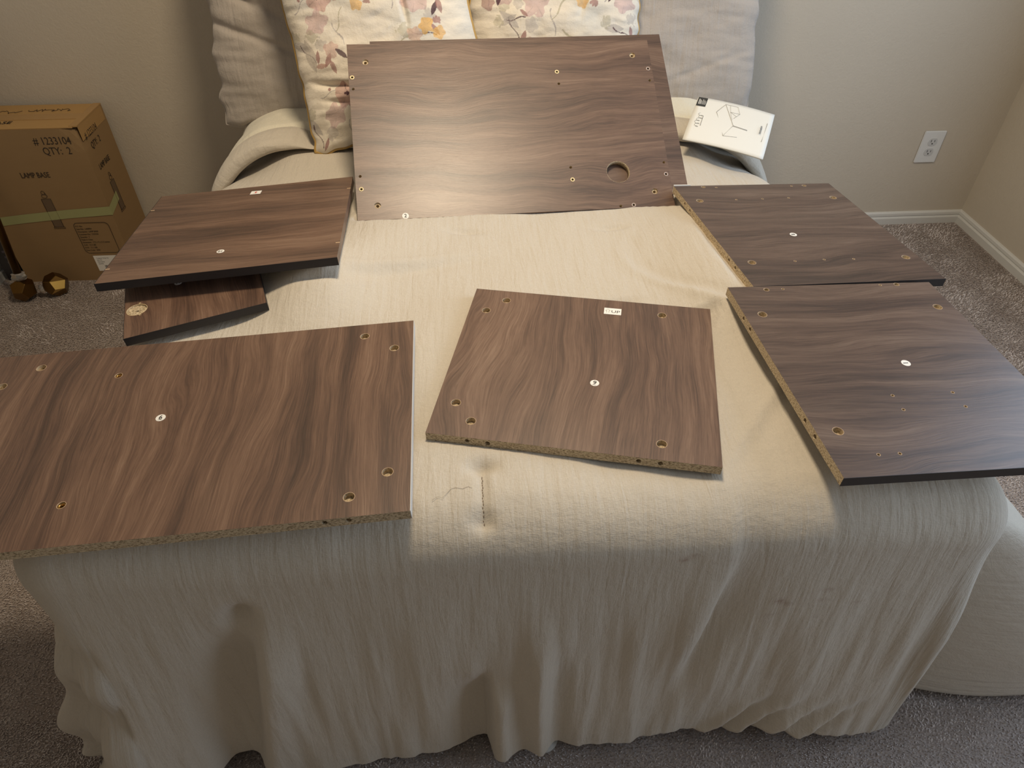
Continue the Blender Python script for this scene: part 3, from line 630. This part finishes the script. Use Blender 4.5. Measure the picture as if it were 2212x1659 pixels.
# 10
I = BOARDS['10']
rt, w_, h_ = panel('10', 'walnut panel with number 10 sticker and red arrow label, overhanging the left bed side', W[4], 'black', 'black', 'wood', 'wood')
sticker(rt, I['st'], '10', 180)
for x, y in I['extra']['edgemarks']:
    xx = -w_ if x < 0 else w_; o = box_obj('chipped_notch', (min(xx, xx-.008*(1 if x > 0 else -1)), max(xx, xx-.008*(1 if x > 0 else -1)), y-.0016, y+.0016, -.001, .0004), M_rim, rt, .0003); o['label'] = 'pale chipped notch at the edge'
lab = box_obj('arrow_label', (-.0115, .0115, -.0095, .0095, 0, .0003), M_sticker, rt, 0, M=Matrix.Translation((.0021, .1692, 0)) @ Matrix.Rotation(R(-3), 4, 'Z'))
bm = bmesh.new(); vs = [bm.verts.new((x, y, .0005)) for x, y in ((-.0012, -.0035), (.0012, -.0035), (.0012, .001), (.0035, .001), (0, .0055), (-.0035, .001), (-.0012, .001))]; bm.faces.new(vs)
vs = [bm.verts.new((x, y, .0005)) for x, y in ((-.0045, -.0065), (.0045, -.0065), (.0045, -.0058), (-.0045, -.0058))]; bm.faces.new(vs)
bm_obj('printed_arrow', bm, M_red, lab)
# 11
I = BOARDS['11']; c = I['cams'][0]
rt, w_, h_ = panel('11', 'small walnut door panel with a large hinge cup hole, underneath the number 10 panel', W[7], 'black', 'black', 'black', 'wood', [(c[0], c[1], .0175, .0035), (c[0], c[1], .0022, .008)]+[(x, y, .0012, .004) for x, y in I['extra']['scr']])
rims(rt, [(c[0], c[1], .0175)]+[(x, y, .0014) for x, y in I['extra']['scr']], flat('bright_rim', srgb(222, 196, 150), .8))
sticker(rt, (I['st'][0], I['st'][1]+.002), '11')
# 9
I = BOARDS['9']
rt, w_, h_ = panel('9', 'walnut panel with a number 9 sticker and white UP label, middle of the bed foot', W[5], 'chip', 'wood', 'wood', 'wood', [(x, y, CR, .0085) for x, y in I['cams']], [('f', c, -.0075, .0038, .028) for c, z in I['ef']])
rims(rt, [(x, y, CR) for x, y in I['cams']]); sticker(rt, I['st'], '9', -8, True)
lab = box_obj('up_label', (-.0153, .0153, -.0093, .0093, 0, .0003), M_sticker, rt, 0, M=Matrix.Translation((.0414, .1546, 0)))
text_obj('printed_text', 'UP', .0105, M_ink, lab, Matrix.Translation((.0052, -.0012, .0004)), .00003, sx=1.25)
arr = [(-.0105, -.005), (-.0105, .0012), (-.0128, .0012), (-.0085, .0058), (-.0042, .0012), (-.0065, .0012), (-.0065, -.005)]
tube('printed_arrow', [(x, y, .0004) for x, y in arr], .0002, M_ink, lab, seg=4)
# 6
I = BOARDS['6']
rt, w_, h_ = panel('6', 'long walnut panel with a number 6 sticker, front left corner of the bed', W[6], 'chip', 'wood', 'white', 'wood',
    [(x, y, CR, .0085) for x, y in I['cams']]+[(x, y, .0056, .011) for x, y in I['small']]+[(-.2976, -.170, CR, .0085), (-.347, -.133, CR, .0085)], [('f', c, -.0065, .0038, .028) for c, z in I['ef']])
rims(rt, [(x, y, CR) for x, y in I['cams']]+[(x, y, .0056) for x, y in I['small']])
M_brass = flat('brass_insert', srgb(190, 150, 90), .3, 1)
for x, y in I['small']: link('threaded_insert', ring_mesh(.0054, .0030, .002, M_brass), rt, Matrix.Translation((x, y, -.003)))
sticker(rt, I['st'], '6', 0, True)
# ================================================================ booklet
M_paper = flat('booklet_paper', srgb(232, 230, 222), .6); M_pen = flat('grey_print', srgb(138, 138, 134), .7); M_blk = flat('black_print_block', srgb(52, 52, 50), .6)
BM = Matrix(((.912, .409, .032, .671), (-.395, .897, -.198, 1.722), (-.110, .168, .980, .705), (0, 0, 0, 1))) 
bk = empty('instruction_booklet', BM); tag(bk, 'white assembly instruction booklet lying on the folded bedding at the right', 'booklet')
def sag(x, y): return -.010*max(0, -y/.1)**2*(1 if y < 0 else 0)-.004*(x/.1)**2
def patch(name, x0, x1, y0, y1, z, m, n=16, thick=0, par=None):
    V = []; F = []
    for j in range(n+1):
        for i_ in range(n+1):
            x = x0+(x1-x0)*i_/n; y = y0+(y1-y0)*j/n; V.append((x, y, sag(x, y)+z))
    for j in range(n):
        for i_ in range(n): q = j*(n+1)+i_; F.append((q, q+1, q+n+2, q+n+1))
    o = mesh_np(name, V, F, [m], True, par or bk)
    if thick: s_ = o.modifiers.new('t', 'SOLIDIFY'); s_.thickness = thick; s_.offset = -1
    return o
patch('cover', -.102, .102, -.0985, .0985, .0, M_paper, 16, .0012)
pg = patch('pages', -.1005, .1005, -.097, .097, -.0014, flat('page_edges', srgb(206, 203, 194), .7), 16, .0028)
patch('printed_block', -.1005, -.0760, .0530, .0970, .0006, M_blk, 6, 0)
def stroke(name, pts, r, m=None): return tube(name, [(x, y, sag(x, y)+.0006) for x, y in pts], r, m or M_pen, bk, seg=4)
for k, lw in enumerate((.0016, .0016, .001, .001, .001, .001)):
    xx = -.0965+k*.0034; patch('printed_line', xx, xx+lw, .062, .088-(k % 3)*.004, .0009, M_sticker, 2, 0)
sq = []
for k in range(60): q = k/59; sq.append((-.083+.005*q+.0055*math.sin(q*31)+.002*math.sin(q*11), -.045+.062*q+.004*math.cos(q*31)))
stroke('printed_script', sq, .00035); stroke('printed_rule', [(-.0713, -.0366), (-.0722, .0086)], .0007)
for nm, pts in (('a', [(-.0432, .0398), (-.0264, .084), (.0082, -.0072), (-.0087, -.0574), (-.0432, .0398)]), ('b', [(.0082, -.0072), (.0448, -.0111)]), ('c', [(-.0087, -.0574), (.0256, -.0502)]), ('d', [(-.0264, .084), (.006, .0843), (.0159, .0526), (.0036, .0256)]), ('e', [(-.0137, .0825), (-.0085, .052), (.0159, .0526)]), ('f', [(-.0085, .052), (.0012, .0175)]), ('g', [(.0448, -.0111), (.0448, -.0135), (.0075, -.0100)]), ('h', [(-.0085, .052), (.0095, .037)])):
    stroke('printed_drawing', pts, .00045 if nm in 'ab' else .0003)
text_obj('printed_text', 'Instruction', .0085, M_ink, bk, Matrix.Translation((.0765, .0035, .001)) @ Matrix.Rotation(R(90), 4, 'Z'), .00003, bold=.0001)
stroke('printed_rule', [(.0865, -.0409), (.0897, .0457)], .0005)
# ================================================================ lamp-base carton
def kraft(name, col):
    t = NT(name); co = t.co(); n = t.noise(t.mapping(co, (6, 6, 60)), 1, 4, .6); n2 = t.noise(co, 9, 3)
    c = t.mix(t.math('MULTIPLY', n, .35), col, tuple(x*.72 for x in col[:3])+(1,)); c = t.mix(t.math('MULTIPLY', n2, .3), c, tuple(x*1.15 for x in col[:3])+(1,))
    t.l(c, t.b.inputs['Base Color']); t.set(Roughness=.8, Specular_IOR_Level=.25); t.bump(n, .2, .001); return t.m
M_kraft = kraft('kraft_board', srgb(148, 120, 84)); M_kraft2 = kraft('kraft_board_top', srgb(178, 142, 92)); M_print = flat('carton_print', srgb(52, 40, 28), .8)
BX = empty('cardboard_box', Matrix.Translation((-1.415, 2.20, 0))); tag(BX, 'tall brown cardboard carton marked LAMP BASE standing in the left corner', 'box')
Wb, Db, Hb = .195, .205, .556
bm = bmesh.new(); vs = add_box(bm, -Wb, Wb, 0, Db, 0, Hb-.006)
bmesh.ops.subdivide_edges(bm, edges=bm.edges[:], cuts=14, use_grid_fill=True)
for v in bm.verts:
    c = v.co; dz = float(vnoise(c.x*14, c.z*9, 2)); 
    if c.y < .002: c.y += .0006*dz
    if c.x > Wb-.002: c.x += .0006*float(vnoise(c.y*14, c.z*9, 5))
    kk = math.exp(-((c.x-Wb)/.03)**2-((c.z-Hb)/.05)**2-(c.y/.03)**2); c.x -= .010*kk; c.y += .012*kk; c.z -= .006*kk
body = bm_obj('carton_body', bm, M_kraft, BX, None, True)
for f_ in body.data.polygons: f_.use_smooth = False
box_obj('top_flap', (-Wb+.001, Wb-.012, .002, .088, Hb-.006, Hb-.001), M_kraft2, BX, .001)
box_obj('top_flap', (-Wb+.001, Wb-.012, .092, Db-.002, Hb-.006, Hb-.0015), M_kraft2, BX, .001)
t = NT('packing_tape'); t.set(Base_Color=srgb(170, 132, 78), Roughness=.25, Specular_IOR_Level=.6); M_tape = t.m
box_obj('packing_tape', (-Wb, Wb+.0006, .066, .114, Hb-.0008, Hb+.0004), M_tape, BX, 0)
box_obj('packing_tape', (Wb-.022, Wb+.002, .004, Db-.004, Hb-.003, Hb+.0008), M_tape, BX, 0)
box_obj('packing_tape', (Wb+.0004, Wb+.0008, .01, Db-.01, Hb-.05, Hb), M_tape, BX, 0)
M_green = flat('green_painters_tape', srgb(158, 158, 108), .8)
def strip(name, pts, hw, m, y=-.0032, par=BX, up=(0, 0, 1)):
    V = []; F = []
    for p in pts: V += [Vector(p)-Vector(up)*hw, Vector(p)+Vector(up)*hw]
    for k in range(len(pts)-1): F.append((2*k, 2*k+2, 2*k+3, 2*k+1))
    return mesh_np(name, V, F, [m], False, par)
strip('green_tape', [(-Wb-.0005, -.0012, .240), (-.1, -.0014, .250), (.05, -.0014, .263), (Wb+.0012, -.0014, .271), (Wb+.0014, .02, .276), (Wb+.0014, .078, .290)], .0155, M_green)['label'] = 'green painter tape wrapped round the carton'
FR = lambda x, z, e=.0009: Matrix.Translation((x+1.415, -e, z)) @ Matrix.Rotation(R(90), 4, 'X')
SD = lambda y, z, rot=0: Matrix.Translation((Wb+.0010, y-2.20, z)) @ Matrix.Rotation(R(90), 4, 'Z') @ Matrix.Rotation(R(90), 4, 'X') @ Matrix.Rotation(R(rot), 4, 'Z')
text_obj('printed_text', '# 1233104', .034, M_print, BX, FR(-1.308, .5125), .0002, sx=.78, bold=0)
text_obj('printed_text', 'QTY:  2', .034, M_print, BX, FR(-1.306, .480), .0002, sx=.78, bold=0)
text_obj('printed_text', 'LAMP BASE', .026, M_print, BX, FR(-1.409, .402), .0002, sx=.72, bold=0)
text_obj('printed_text', '# 1233104', .030, M_print, BX, SD(2.276, .512), .0002, sx=.70, bold=0)
text_obj('printed_text', 'QTY:  2', .030, M_print, BX, SD(2.280, .475), .0002, sx=.70, bold=0)
text_obj('printed_text', 'LAMP BASE', .026, M_print, BX, SD(2.282, .405), .0002, sx=.66, bold=0)
def lampdraw(Mx):
    bm = bmesh.new()
    def rect(x0, x1, z0, z1):
        q = [bm.verts.new((x, z, 0)) for x, z in ((x0, z0), (x1, z0), (x1, z1), (x0, z1))]; bm.faces.new(q)
    rect(-.0150, .0150, -.052, .052)
    bm_obj('printed_drawing', bm, flat('grey_lamp_print', srgb(104, 84, 62), .8), BX, Mx)
    def o(pts): tube('printed_drawing', [(x, z, .0002) for x, z in pts], .0006, M_print, BX, Mx, 4)
    o([(-.015, -.052), (-.015, .052), (.015, .052), (.015, -.052)]); o([(-.018, -.052), (.018, -.052), (.019, -.057), (-.019, -.057), (-.018, -.052)])
    o([(.009*math.cos(k*.5)*(1 if k < 13 else .6), .062+.0065*math.sin(k*.5)+(.012 if k >= 13 else 0)) for k in range(26)])
lampdraw(FR(-1.412, .268, .0009)); lampdraw(SD(2.280, .290))
rr_ = []
for cx, cz, a0 in ((-1.262, .215, 0), (-1.350, .215, 90), (-1.350, .125, 180), (-1.262, .125, 270)):
    for k in range(6): an = R(a0+k*18); rr_.append((cx+1.415+.014*math.cos(an), -.0008, cz+.014*math.sin(an)))
tube('printed_frame', rr_, .0008, M_print, BX, None, 4, True)
for k, (s_, x_) in enumerate((('P.O. No:', -.058), ('Item No:  LAMP04', -.058), ('Description:  LAMP BASE', -.058), ('Customer No:  1233104', -.058), ('Quantity:  2', -.058), ('Made in China', -.058), ('Dimension:  17.5 x 9 x 21.5 inches', -.058), ('G.W:  15.2 LBS', -.058), ('N.W:  12.1 LBS', -.058), ('Date Code:  2020', -.058))):
    text_obj('printed_text', s_, .0082, M_print, BX, FR(-1.360, .216-k*.0104), .0001, sx=.80, bold=0, align='LEFT')
lb_ = box_obj('shipping_label', (-.048, .048, -.031, .031, 0, .0004), M_sticker, BX, 0, M=FR(-1.299, .069)); lb_['label'] = 'white shipping label with barcode'
for k in range(4):
    text_obj('printed_text', ('Customer Order No', 'Item No', 'Description', 'Quantity')[k], .0062, M_ink, lb_, Matrix.Translation((-.040, .021-k*.0075, .0006)), .00003, sx=.8, align='LEFT')
bm = bmesh.new(); xx = -.022
for k in range(22):
    wd_ = (.0008, .0014, .0022)[(k*7) % 3]; q = [bm.verts.new((a_, b_, .0006)) for a_, b_ in ((xx, -.022), (xx+wd_, -.022), (xx+wd_, -.008), (xx, -.008))]; bm.faces.new(q); xx += wd_+.0012
bm_obj('printed_barcode', bm, M_ink, lb_)
def scrib(x0, x1, yc, h, n, seed):
    rnd = random.Random(seed); pts = []
    for k in range(n): pts.append((x0+(x1-x0)*k/(n-1)+rnd.uniform(-.006, .006), yc+rnd.uniform(-h, h), Hb+.0006))
    P3 = []
    for k in range(1, len(pts)-2):
        p0, p1, p2, p3 = (Vector(q) for q in pts[k-1:k+3])
        for j in range(5):
            t = j/5; P3.append(.5*((2*p1)+(p2-p0)*t+(2*p0-5*p1+4*p2-p3)*t*t+(3*p1-p0-3*p2+p3)*t**3))
    tube('marker_writing', P3, .0007, M_print, BX, None, 4)
scrib(-.19, -.02, .135, .012, 26, 3); scrib(-.01, .13, .145, .011, 30, 8)
scrib(-.17, -.10, .040, .020, 7, 5)
text_obj('marker_writing', 'BASE', .030, M_print, BX, Matrix.Translation((-.05, .045, Hb)) @ Matrix.Rotation(R(3), 4, 'Z'), .0003, sx=1.0, bold=.0001)
# slim dark carton beside it
SB = empty('slim_carton', Matrix.Translation((-1.652, 2.215, 0))); tag(SB, 'slim black carton standing between the brown box and the left wall', 'box')
M_slim = flat('black_glossy_card', srgb(36, 32, 36), .35)
box_obj('carton_body', (-.036, .026, 0, .15, 0, .82), M_slim, SB, .0015)
for k in range(3): box_obj('printed_mark', (-.006, .012, -.0006, 0, .07+k*.022, .078+k*.022), flat('dim_grey_print', srgb(82, 76, 86), .6), SB, 0)
# ================================================================ curtain rod and finials
M_bronze = flat('dark_brass', srgb(116, 88, 48), .28, 1); M_gold2 = flat('polished_brass', srgb(205, 170, 96), .3, 1)
t = NT('clear_acrylic'); t.set(Base_Color=(.9, .88, .84, 1), Roughness=.08, Transmission_Weight=.85, IOR=1.45); M_acr = t.m
def dodeca(r):
    g = (1+5**.5)/2; P = [(x, y, z) for x in (-1, 1) for y in (-1, 1) for z in (-1, 1)]
    for s1 in (-1, 1):
        for s2 in (-1, 1): P += [(0, s1/g, s2*g), (s1/g, s2*g, 0), (s1*g, 0, s2/g)]
    bm = bmesh.new()
    for p in P: bm.verts.new(Vector(p)*r/3**.5)
    bmesh.ops.convex_hull(bm, input=bm.verts[:]); bmesh.ops.dissolve_limit(bm, angle_limit=R(5), verts=bm.verts[:], edges=bm.edges[:])
    bmesh.ops.bevel(bm, geom=bm.edges[:], offset=r*.03, segments=1, affect='EDGES'); return bm
def finial(M, name_parts, parent):
    """axis along local z; facets below the collar"""
    bm_obj('faceted_ball', dodeca(.043), M_bronze, parent, M)
rodM = Matrix.Translation((-1.563, 2.092, .041))
rod = empty('curtain_rod', rodM); tag(rod, 'dark brass curtain rod with faceted ball end leaning in the left corner', 'curtain rod')
d = (Vector((-1.575, 2.36, 1.25))-Vector((-1.563, 2.092, .041))).normalized(); q = Vector((0, 0, 1)).rotation_difference(d).to_matrix().to_4x4()
bm_obj('finial_ball', dodeca(.043), M_bronze, rod, q)
lathe('acrylic_collar', [(0, .034), (.022, .036), (.024, .044), (.019, .052), (.021, .058), (0, .060)], M_acr, rod, q, 24)
lathe('rod_tube', [(0, .058), (.0125, .058), (.0125, 1.2), (0, 1.2)], M_bronze, rod, q, 24)
fn = empty('rod_finial', Matrix.Translation((-1.466, 2.118, .040))); tag(fn, 'loose faceted brass curtain rod end on the carpet in front of the cardboard box', 'finial')
v5 = Vector((0, 1, (1+5**.5)/2)).normalized(); tgt = (Vector((0, 0, 1.39))-Vector((-1.466, 2.118, .04))).normalized(); tgt = (tgt+Vector((.0, -.2, -.25))).normalized()
q5 = v5.rotation_difference(tgt).to_matrix().to_4x4()
v5b = Vector((0, 1, 1.618)).normalized()
bm_obj('finial_ball', dodeca(.043), M_bronze, fn, q5)
# polished inset on the face that looks up to the camera
g_ = (1+5**.5)/2; P = [Vector(p)*.0431/3**.5 for p in ([(x, y, z) for x in (-1, 1) for y in (-1, 1) for z in (-1, 1)]+[(0, a1/g_, a2*g_) for a1 in (-1, 1) for a2 in (-1, 1)]+[(a1/g_, a2*g_, 0) for a1 in (-1, 1) for a2 in (-1, 1)]+[(a1*g_, 0, a2/g_) for a1 in (-1, 1) for a2 in (-1, 1)])]
P = [q5 @ p for p in P]; P.sort(key=lambda p: -p.dot(tgt)); face = P[:5]; ce = sum(face, Vector())/5
u_ = (face[0]-ce).normalized(); w2 = tgt.cross(u_); face.sort(key=lambda p: math.atan2((p-ce).dot(w2), (p-ce).dot(u_)))
mesh_np('polished_face', [ce+(p-ce)*.96+tgt*.0008 for p in face], [tuple(range(5))], [M_gold2], False, fn)['label'] = 'bright brass pentagon face'
lathe('acrylic_collar', [(0, .036), (.016, .037), (.017, .046), (.013, .052), (0, .054)], M_acr, fn, Vector((0, 0, 1)).rotation_difference(Vector((-.9, -.4, -.15))).to_matrix().to_4x4(), 24)
